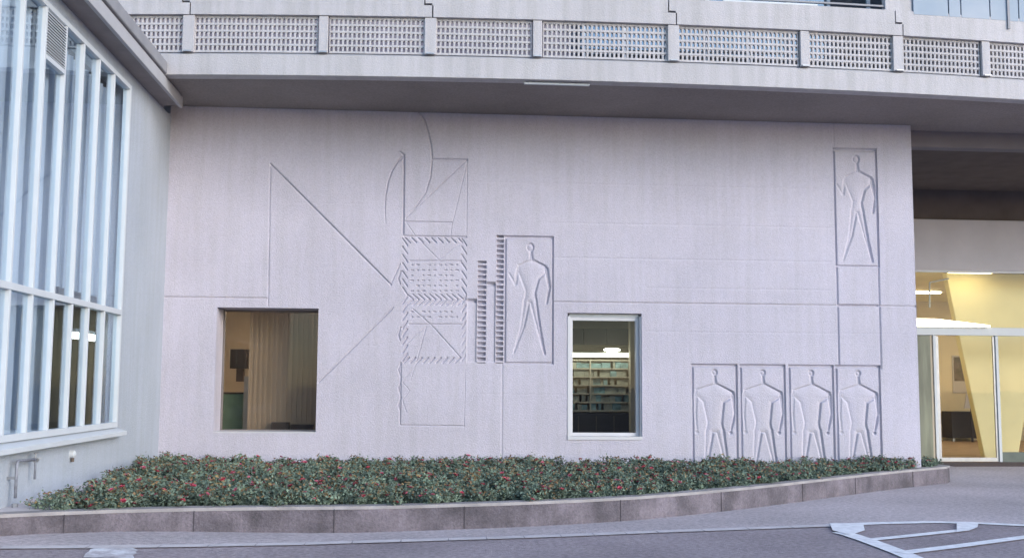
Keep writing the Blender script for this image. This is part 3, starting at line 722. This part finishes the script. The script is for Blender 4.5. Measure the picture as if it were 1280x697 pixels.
for px in (1168, 1246, 1330, 1400):
    x = EX(px); MB().box(x-0.035, x+0.035, YE-0.03, YE+0.07, 0.02, ztr0-0.001).build('door_post', M_frame, ent, bevel=0.004)
xa, xb = EX(1170), EX(1245)
dr = MB(); dr.box(xa, xa+0.07, YE+0.0, YE+0.045, 0.03, ztr0-0.02); dr.box(xb-0.07, xb, YE+0.0, YE+0.045, 0.03, ztr0-0.02); dr.box(xa+0.07, xb-0.07, YE+0.0, YE+0.045, 0.03, 0.12)
dr = dr.build('door', M_metal, ent)
MB().box(xa+0.06, xb-0.06, YE+0.018, YE+0.026, 0.11, ztr0-0.02).build('pane', M_glassc, dr)
MB().box(EX(1247)+0.03, XB, YE+0.018, YE+0.026, 0.25, ztr0-0.002).build('side_glass', M_glassc, ent)
MB().box(EX(1247)+0.03, XB, YE-0.0, YE+0.05, 0.0, 0.25).build('plinth', M_plinth, ent)
M_gg = mat('glass_reflection_tone', (0.16, 0.17, 0.12), 0.5, 0.35, 1.5, stretch=(4, 1, 0.5))  # opaque green tone stands in for the reflection in a glass panel
MB().box(X1, EX(1163), YE-0.01, YE+0.04, 0.0, ztr0-0.002).build('side_panel', M_gg, ent)
MB().box(EX(1163)+0.001, EX(1167)-0.036, YE-0.01, YE+0.04, 0.0, ztr0-0.002).build('side_panel', M_beige, ent)
# lobby
mb = MB(); lx0, lx1, ly = EX(1160)-0.2, 24.0, 35.0
mb.box(lx0-0.1, lx0, YE+0.25, ly, 0, zl0+0.1); mb.box(lx1, lx1+0.1, YE+0.25, ly, 0, zl0+0.1); mb.box(lx0-0.1, lx1+0.1, YE+0.31, ly, zl0+0.1, zl0+0.2)
mb.build('lobby_wall', M_cream, ent); MB().box(lx0-0.1, lx1+0.1, ly, ly+0.1, 0, zl0+0.1).build('lobby_back_wall', mat('pale_back_wall', (0.80, 0.70, 0.52), 0.9, 0.04, 2), ent)
MB().box(lx0, lx1, YE+0.1, ly, -0.05, 0.02).build('lobby_floor', M_floor, ent)
# slanted pillar
yp = 26.0
tl, tz = WP(1199, 419, yp); _bl, bz = WP(1231, 562, yp); tr, _ = WP(1300, 419, yp); br, _ = WP(1272, 562, yp)
sl = (_bl-tl)/(tz-0.02); tl2 = tl-sl*(zl0+0.08-tz)*-1*-1
P_ = [(tl-(zl0+0.08-tz)*sl, yp, zl0+0.08), (_bl, yp, 0.02), (br, yp, 0.02), (tr+(zl0+0.08-tz)*0.2, yp, zl0+0.08)]
mb = MB().prism(P_, (0, 0.22, 0)); tag(mb.build('pillar', M_cream, bevel=0.02), 'pale yellow pillar that narrows towards the floor just inside the entrance glass', 'pillar')
# prints, board and dark chest on the lobby back wall
yb = ly-0.04
def print_(px0, py0, px1, py1, yy, lab, m, mfr):
    xa, z1_ = WP(px0, py0, yy); xb, z0_ = WP(px1, py1, yy)
    t = thing('framed_print', ((xa+xb)/2, yy, z0_), lab, 'picture')
    MB().box(xa, xb, yy, yy+0.03, z0_, z1_).build('frame', mfr, t); MB().box(xa+0.05, xb-0.05, yy-0.004, yy-0.001, z0_+0.05+(z1_-z0_)*0.28, z1_-0.05).build('image', m, t); return t
print_(1190, 444, 1217, 491, yb, 'large dark print over a grey strip on the yellow lobby wall', M_photo, M_greyconc)
xa, z1_ = WP(1205, 492, ly-1.2); xb, z0_ = WP(1222, 510, ly-1.2)
st = thing('notice_stand', ((xa+xb)/2, ly-1.2, 0), 'small grey notice board on a thin stand in the lobby', 'stand')
MB().prism([(xa, ly-1.2, z0_), (xb, ly-1.2, z0_), (xb, ly-1.2, z1_), (xa+0.08, ly-1.2, z1_)], (0, 0.04, 0)).build('board', M_greyconc, st)
MB().box((xa+xb)/2+0.0, (xa+xb)/2+0.06, ly-1.18, ly-1.14, 0.02, z0_).build('leg', M_dark, st)
xa, z1_ = WP(1189, 514, ly-0.8); xb, z0_ = WP(1232, 545, ly-0.8)
ch = thing('dark_chest', ((xa+xb)/2, ly-0.8, 0.02), 'dark low chest standing against the yellow lobby wall', 'chest')
MB().box(xa, xb, ly-0.8, ly-0.1, 0.12, z1_).build('body', M_dark, ch, bevel=0.02)
for x in (xa+0.05, xb-0.11): MB().box(x, x+0.06, ly-0.75, ly-0.69, 0.02, 0.119).build('leg', M_metal, ch)
# bent pipe on the lobby wall above the transom
q = [WP(1162, 384, YE+0.5), WP(1162, 353, YE+0.5), WP(1186, 348, YE+0.5)]
tag(MB().tube([(a, YE+0.5, b) for a, b in q], 0.022, 8).build('bent_pipe', M_metal), 'thin grey bent pipe behind the glass above the entrance door', 'pipe')
# transom lamp, then unseen ceiling lamps added to brighten the lobby
xa, zc = WP(1140, 405, YE-0.18); xb, _ = WP(1238, 405, YE-0.18)
tl_ = thing('strip_lamp', ((xa+xb)/2, YE-0.18, ztr1), 'glowing white strip lamp on the transom over the entrance door', 'lamp')
MB().prism([(xa, YE-0.16, ztr1+0.01), (xb, YE-0.16, ztr1+0.01), (xb, YE-0.16, ztr1+0.05), (xa+0.6, YE-0.16, ztr1+0.19), (xa, YE-0.16, ztr1+0.19)], (0, 0.08, 0)).build('diffuser', E_warm2, tl_)
MB().box(xa, xb, YE-0.165, YE-0.07, ztr1-0.0, ztr1+0.009).build('tray', M_frame, tl_)
for i, (x, yy) in enumerate(((13.6, 25.55), (16.5, 25.55), (15.0, 31.2), (19.0, 31.2))):
    l = thing('fill_lamp', (x, yy, zl0+0.1), 'unseen warm ceiling lamp added to brighten the lobby behind the entrance glass', 'lamp', 'added ceiling lamps in the lobby')
    MB().box(x-0.55, x+0.55, yy-0.14, yy+0.14, zl0+0.04, zl0+0.07).build('diffuser', E_warm if yy < 28 else E_back, l); MB().box(x-0.6, x+0.6, yy-0.18, yy+0.18, zl0+0.071, zl0+0.099).build('housing', M_frame, l)
xa, xb = EX(1160, 577), EX(1350, 577)
mt = MB(); mt.box(xa, xb, 23.4, YE-0.07, 0.008, 0.022); tag(mt.build('doormat', mat('brown_mat', (0.10, 0.075, 0.08), 0.95, 0.3, 20, 0.6, 80), bevel=0.004), 'long dark brown mat lying before the entrance doors', 'doormat')

# ------------------------------------------------------------------ left building
lb = thing('annex_building', (XL, 14, 0), 'low side building with tall white ribbed window on the left', 'building')
YW1 = PX(146, 450, 0, XL)[1]; ZW0 = 1.10; ZW1 = 6.30; YW0 = 7.0
ZR = 6.52
mb = MB()
mb.box(XL-0.3, XL, YW1, D+0.05, -0.1, ZR); mb.box(XL-0.3, XL, 3.0, YW1, -0.1, ZW0); mb.box(XL-0.3, XL, 3.0, YW0, ZW0, ZR); mb.box(XL-0.3, XL, YW0, YW1, ZW1, ZR)
mb.build('wall', M_wall2, lb)
mb = MB(); mb.box(-11, -10.9, 3, D, 0, ZR); mb.box(-11, XL-0.3, 3.0, 3.1, 0, ZR); mb.box(-11, XL-0.3, D, D+0.1, 0, ZR); mb.box(-11, XL-0.3, 3, D, -0.1, 0.4)
mb.build('room_interior', M_beige, lb)
rf = MB(); rf.box(-11.2, XL+0.02, 2.8, 18.6, ZR+0.001, ZR+0.12)
rf = rf.build('roof', M_eave, lb)
MB().box(XL+0.021, XL+0.30, 2.8, 18.45, ZR+0.001, ZR+0.10).build('eave', M_eave, rf)
MB().box(XL+0.301, XL+0.36, 2.8, 18.5, ZR-0.02, ZR+0.17).build('fascia_board', M_roofl, rf, bevel=0.006)
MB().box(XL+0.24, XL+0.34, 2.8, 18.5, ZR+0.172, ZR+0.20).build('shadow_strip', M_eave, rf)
MB().box(XL+0.20, XL+0.39, 2.8, 18.55, ZR+0.202, ZR+0.40).build('gutter', M_roofm, rf, bevel=0.02)
# window
wl = MB(); fx0, fx1 = XL-0.06, XL+0.05
wl.box(fx0, fx1, YW1-0.06, YW1+0.01, ZW0, ZW1); wl.box(fx0, fx1, YW0, YW0+0.06, ZW0, ZW1); wl.box(fx0, fx1, YW0+0.06, YW1-0.06, ZW1-0.07, ZW1); wl.box(fx0, fx1, YW0+0.06, YW1-0.06, ZW0, ZW0+0.08)
wl = wl.build('window', M_frame, lb, bevel=0.004)
yms = [PX(q, 440, 0, XL)[1] for q in (125, 105, 84, 60, 33, 4)]
dlt = yms[-2]-yms[-1]
while yms[-1]-dlt > YW0+0.1: yms.append(yms[-1]-dlt)
ztm = 2.81
allm = [YW1]+yms
for q in yms: MB().box(XL-0.07, XL+0.045, q-0.026, q+0.026, ZW0+0.05, ZW1-0.03).build('mullion', M_frame, wl, bevel=0.004)
MB().box(XL-0.05, XL+0.055, YW0+0.06, YW1-0.06, ztm-0.04, ztm+0.04).build('transom', M_frame, wl, bevel=0.004)
MB().box(XL-0.012, XL-0.004, YW0+0.05, YW1-0.05, ZW0+0.05, ZW1-0.05).build('pane', M_glass, wl)
MB().prism([(XL, YW1+0.12, ZW0-0.10), (XL+0.16, YW1+0.12, ZW0-0.12), (XL+0.16, YW1+0.12, ZW0-0.06), (XL, YW1+0.12, ZW0-0.002)], (0, -(YW1-YW0+0.2), 0)).build('sill', M_frame, wl, bevel=0.005)
# louvre in the third bay
ya, yb_ = yms[4]+0.03, yms[3]-0.03
zt_ = ZW1-0.08; zb_l = PX(70, 88, 0, XL)[2]
lv = MB(); lv.box(XL-0.02, XL+0.05, ya, yb_, zb_l, zb_l+0.06)
lv = lv.build('louvre_vent', M_frame, wl)
n = 15
for i in range(n):
    zz = zb_l+0.07+(zt_-zb_l-0.08)*i/n
    MB().prism([(XL+0.0, ya, zz+0.035), (XL+0.05, ya, zz), (XL+0.05, ya, zz+0.012), (XL+0.0, ya, zz+0.047)], (0, yb_-ya, 0)).build('slat', M_frame, lv)
MB().box(XL-0.003, XL+0.0, ya, yb_, zb_l+0.06, zt_).build('vent_backing', M_greyconc, lv)
# curtains inside
cu = MB(); yy = YW0+0.1; i = 0
while yy < PX(66, 440, 0, XL)[1]:
    dx = 0.06 if i % 2 else 0.0; cu.prism([(XL-0.14-dx, yy, ZW0-0.1), (XL-0.14-(0.06-dx), yy+0.11, ZW0-0.1), (XL-0.16-(0.06-dx), yy+0.11, ZW0-0.1), (XL-0.16-dx, yy, ZW0-0.1)], (0, 0, 5.2)); yy += 0.11; i += 1
tag(cu.build('curtain', M_curtain), 'pale blue pleated curtain hanging inside the tall ribbed window', 'curtain')
cu = MB(); yy = PX(66, 440, 0, XL)[1]; i = 0
while yy < YW1-0.1:
    dx = 0.06 if i % 2 else 0.0; cu.prism([(XL-0.14-dx, yy, 3.0), (XL-0.14-(0.06-dx), yy+0.11, 3.0), (XL-0.16-(0.06-dx), yy+0.11, 3.0), (XL-0.16-dx, yy, 3.0)], (0, 0, 3.1)); yy += 0.11; i += 1
tag(cu.build('curtain', M_curtain), 'short pale blue curtain over the upper bays at the far end of the ribbed window', 'curtain')
# lamps inside
def lray(px, py, x): p = PX(px, py, 0, x); return p
p1, p2 = lray(91, 419, XL-0.5), lray(135, 418, XL-0.5)
t = thing('tube_lamp', tuple((p1+p2)/2), 'bright tube lamp glowing inside the far end of the ribbed window', 'lamp')
MB().box(XL-0.53, XL-0.47, p1[1], p2[1], p1[2]-0.04, p1[2]+0.05).build('tube', E_tube, t); MB().box(XL-0.55, XL-0.45, p1[1]-0.05, p2[1]+0.05, p1[2]+0.052, p1[2]+0.1).build('housing', M_frame, t)
p1, p2 = lray(133, 423, XL-0.42), lray(138, 452, XL-0.42)
t = thing('lit_panel', tuple(p2), 'narrow yellow lit panel beside the window frame of the side building', 'lamp')
MB().box(XL-0.44, XL-0.40, p1[1], p1[1]+0.22, p2[2], p1[2]).build('diffuser', E_warm2, t); MB().box(XL-0.48, XL-0.441, p1[1]-0.03, p1[1]+0.25, p2[2]-0.03, p1[2]+0.03).build('housing', M_frame, t)

# standpipe tap on the left wall
def lw(px, py, x): p = PX(px, py, 0, x); return (x, p[1], p[2])
xt = XL+0.10
pA, pB, pC, pD = lw(19, 622, xt), lw(21, 576, xt), lw(44, 577, xt), lw(45, 598, xt)
tp = thing('standpipe_tap', pA, 'old bent water pipe with tap against the side building wall', 'tap')
MB().tube([pA, (pA[0], pA[1], pB[2]-0.04), (pB[0], pA[1]+0.012, pB[2]-0.012), (pB[0], pA[1]+0.05, pB[2]), (pC[0], pC[1], pB[2]-0.02)], 0.017, 10).build('pipe', M_rust, tp, smooth=True)
MB().tube([(xt, pC[1]-0.03, pB[2]-0.02), (xt, pC[1]+0.05, pB[2]-0.03)], 0.028, 10).build('valve', M_metal, tp)
MB().tube([(xt, pC[1], pB[2]-0.03), (xt, pC[1]+0.01, pB[2]-0.08), (xt, pC[1]+0.01, pD[2])], 0.013, 10).build('spout', M_rust, tp, smooth=True)
f = MB().tube([(xt, pC[1]+0.01, pB[2]), (xt, pC[1]+0.01, pB[2]+0.05)], 0.008, 8); f.box(xt-0.008, xt+0.008, pC[1]-0.04, pC[1]+0.08, pB[2]+0.045, pB[2]+0.06)
f.build('handle', M_metal, tp)
f = MB()
f.box(XL, xt, pA[1]-0.012, pA[1]+0.012, pB[2]-0.2, pB[2]-0.17); f.build('bracket', M_metal, tp)
MB().tube([(pA[0], pA[1], 0.37), (pA[0], pA[1], 0.42)], 0.035, 10).build('collar', M_metal, tp)
pk = lw(88, 567, XL+0.0)
kb = thing('wall_socket', pk, 'small white cover knob with a dark underside on the side building wall', 'socket')
MB().tube([(XL, pk[1], pk[2]), (XL+0.05, pk[1], pk[2]), (XL+0.07, pk[1], pk[2])], [0.055, 0.05, 0.02], 14).build('cover', M_frame, kb)
MB().tube([(XL+0.03, pk[1], pk[2]-0.05), (XL+0.03, pk[1], pk[2]-0.10)], 0.022, 10).build('plug', M_brown, kb)

# ------------------------------------------------------------------ rose bushes
def leaf_bush(seed, h=0.40, r=0.42, n=1250):
    rg = random.Random(seed); A = MB(); B = MB(); S = MB(); tips = []
    for k in range(rg.randint(9, 13)):
        a = rg.uniform(0, 6.283); rr = r*math.sqrt(rg.random())*0.95; hh = h*rg.uniform(0.65, 1.12)*(1-0.25*(rr/r)**2)
        tip = Vector((rr*math.cos(a), rr*math.sin(a), hh)); tips.append(tip)
        S.tube([(tip.x*0.15, tip.y*0.15, -0.03), (tip.x*0.6, tip.y*0.6, hh*0.55), tip], [0.008, 0.005, 0.003], 4)
    for i in range(n):
        t = rg.choice(tips); q = rg.random()**0.7
        c = Vector((t.x*(0.25+0.75*q), t.y*(0.25+0.75*q), t.z*(0.12+0.88*q))) + Vector((rg.gauss(0, .05), rg.gauss(0, .05), rg.gauss(0, .03)))
        if c.z < 0.01: c.z = abs(c.z)+0.01
        L = rg.uniform(0.028, 0.055); nrm = Vector((rg.gauss(0, 1), rg.gauss(0, 1), rg.gauss(0.5, 1))).normalized(); u = nrm.orthogonal().normalized()
        u.rotate(Matrix.Rotation(rg.uniform(0, 6.28), 3, nrm)); v = nrm.cross(u)
        mb = B if (q > 0.86 and rg.random() < 0.28) else A
        m = c+nrm*L*0.12
        i0 = len(mb.v); mb.v += [tuple(c-u*L*0.6), tuple(m+v*L*0.36), tuple(c+u*L*0.7), tuple(m-v*L*0.36), tuple(c)]
        mb.f += [(i0, i0+4, i0+1), (i0+1, i0+4, i0+2), (i0+2, i0+4, i0+3), (i0+3, i0+4, i0)]
    return A, B, S, tips
def flower_mesh(seed, R):
    rg = random.Random(seed); mb = MB()
    for ring, (k, rad, tilt) in enumerate(((6, R, 0.35), (5, R*0.75, 0.8), (4, R*0.45, 1.2))):
        for i in range(k):
            a = 6.283*i/k+ring*0.5+rg.uniform(-.1, .1); d = Vector((math.cos(a)*math.cos(tilt), math.sin(a)*math.cos(tilt), math.sin(tilt))); s = Vector((-math.sin(a), math.cos(a), 0))
            b = Vector((0, 0, 0)); i0 = len(mb.v)
            mb.v += [tuple(b), tuple(b+d*rad*.6+s*rad*.42), tuple(b+d*rad+s*rad*.2+Vector((0, 0, rad*.1))), tuple(b+d*rad-s*rad*.2+Vector((0, 0, rad*.1))), tuple(b+d*rad*.6-s*rad*.42)]
            mb.f.append((i0, i0+1, i0+2, i0+3, i0+4))
    return mb
GRP = 'rose bushes in the bed'
LAB = 'low green rose bush with red and pink blooms in the bed before the wall'
protos = []
fm = []
for s in range(4):
    o = flower_mesh(50+s, 0.032+0.005*s).build('bloom', M_bloom if s % 2 else M_bloom2); fm.append(o.data); bpy.data.objects.remove(o)
for s in range(7):
    A, B, S, tips = leaf_bush(100+s)
    oa = A.build('f', M_leaf); ob = B.build('y', M_leaf2)
    # one foliage mesh with two leaf materials
    bm = bmesh.new(); bm.from_mesh(oa.data); n0 = len(bm.faces); bm.from_mesh(ob.data); bm.faces.ensure_lookup_table()
    for f_ in bm.faces[n0:]: f_.material_index = 1
    me = bpy.data.meshes.new('foliage'); bm.to_mesh(me); bm.free(); me.materials.append(M_leaf); me.materials.append(M_leaf2)
    os_ = S.build('s', M_stem); ms = os_.data
    for o in (oa, ob, os_): bpy.data.objects.remove(o)
    protos.append((me, ms, tips))
def front_y(x):
    for a, b in zip(pi_[:-1], pi_[1:]):
        if a.x <= x <= b.x: return a.y+(b.y-a.y)*(x-a.x)/max(1e-6, b.x-a.x)
    return 99
def left_x(y): return -4.25 if y < 12.6 else (-4.2-0.0*(y)) if y < 13.3 else max(-4.45, -4.2-(y-13.3)*0.12)
rb = random.Random(11); spots = []
sp = 0.62; row = 0
y = 12.0
while y < D-0.15:
    x = X0 + (0.31 if row % 2 else 0.0)
    while x < 9.6:
        jx, jy = x+rb.uniform(-.12, .12), y+rb.uniform(-.12, .12)
        f_ = front_y(jx)
        if jy > f_+0.16 and jx > left_x(jy)+0.10 and jy < D-0.28 and (jx < 9.0 or jy < 19.4): spots.append((jx, jy))
        x += sp
    y += sp*0.86; row += 1
# an even row along the coping
fr = resample([(p.x, p.y) for p in off(pr, 0.38) if p.x > -4.1 and p.x < 9.75 and p.y < 19.75], 0.36)
lastp = None
for p in fr:
    if lastp is None or (p-lastp).length > 0.36: spots.append((p.x, p.y)); lastp = p
print('bushes', len(spots))
FC = 0
for i, (x, y) in enumerate(spots):
    me, ms, tips = protos[i % 7] if i < 7 else protos[rb.randrange(7)]
    zs_ = 0.20 + 0.07*min(1, max(0, (-0.5-x)/4))
    root = bpy.data.objects.new('rose_bush', None); col.objects.link(root); root.location = (x, y, zs_); root.rotation_euler = (0, 0, rb.uniform(0, 6.28))
    near = front_y(x)+0.6 > y
    s = rb.uniform(0.88, 1.10)*(0.86 if near else 1.0)
    if y > D-0.9: s *= rb.choice((0.9, 1.0, 1.0, 1.12))
    root.scale = (min(s, 1.1), min(s, 1.1), s*(0.80 if not near else 0.85)); tag(root, LAB, 'rose bush', GRP)
    o = bpy.data.objects.new('foliage', me); col.objects.link(o); o.parent = root
    o = bpy.data.objects.new('stems', ms); col.objects.link(o); o.parent = root
    k = rb.choice((3, 5, 7, 9)) if near or x < -1 else rb.choice((2, 3, 5, 6))
    for t in rb.sample(tips, min(k, len(tips))):
        f_ = bpy.data.objects.new('bloom', rb.choice(fm)); col.objects.link(f_); f_.parent = root; FC += 1
        f_.location = (t.x*1.1, t.y*1.1, t.z*rb.uniform(0.8, 1.06)); f_.rotation_euler = (rb.uniform(-.6, .6), rb.uniform(-.6, .6), rb.uniform(0, 6))
for o in list(bpy.data.objects):
    if '_at' in o: del o['_at']
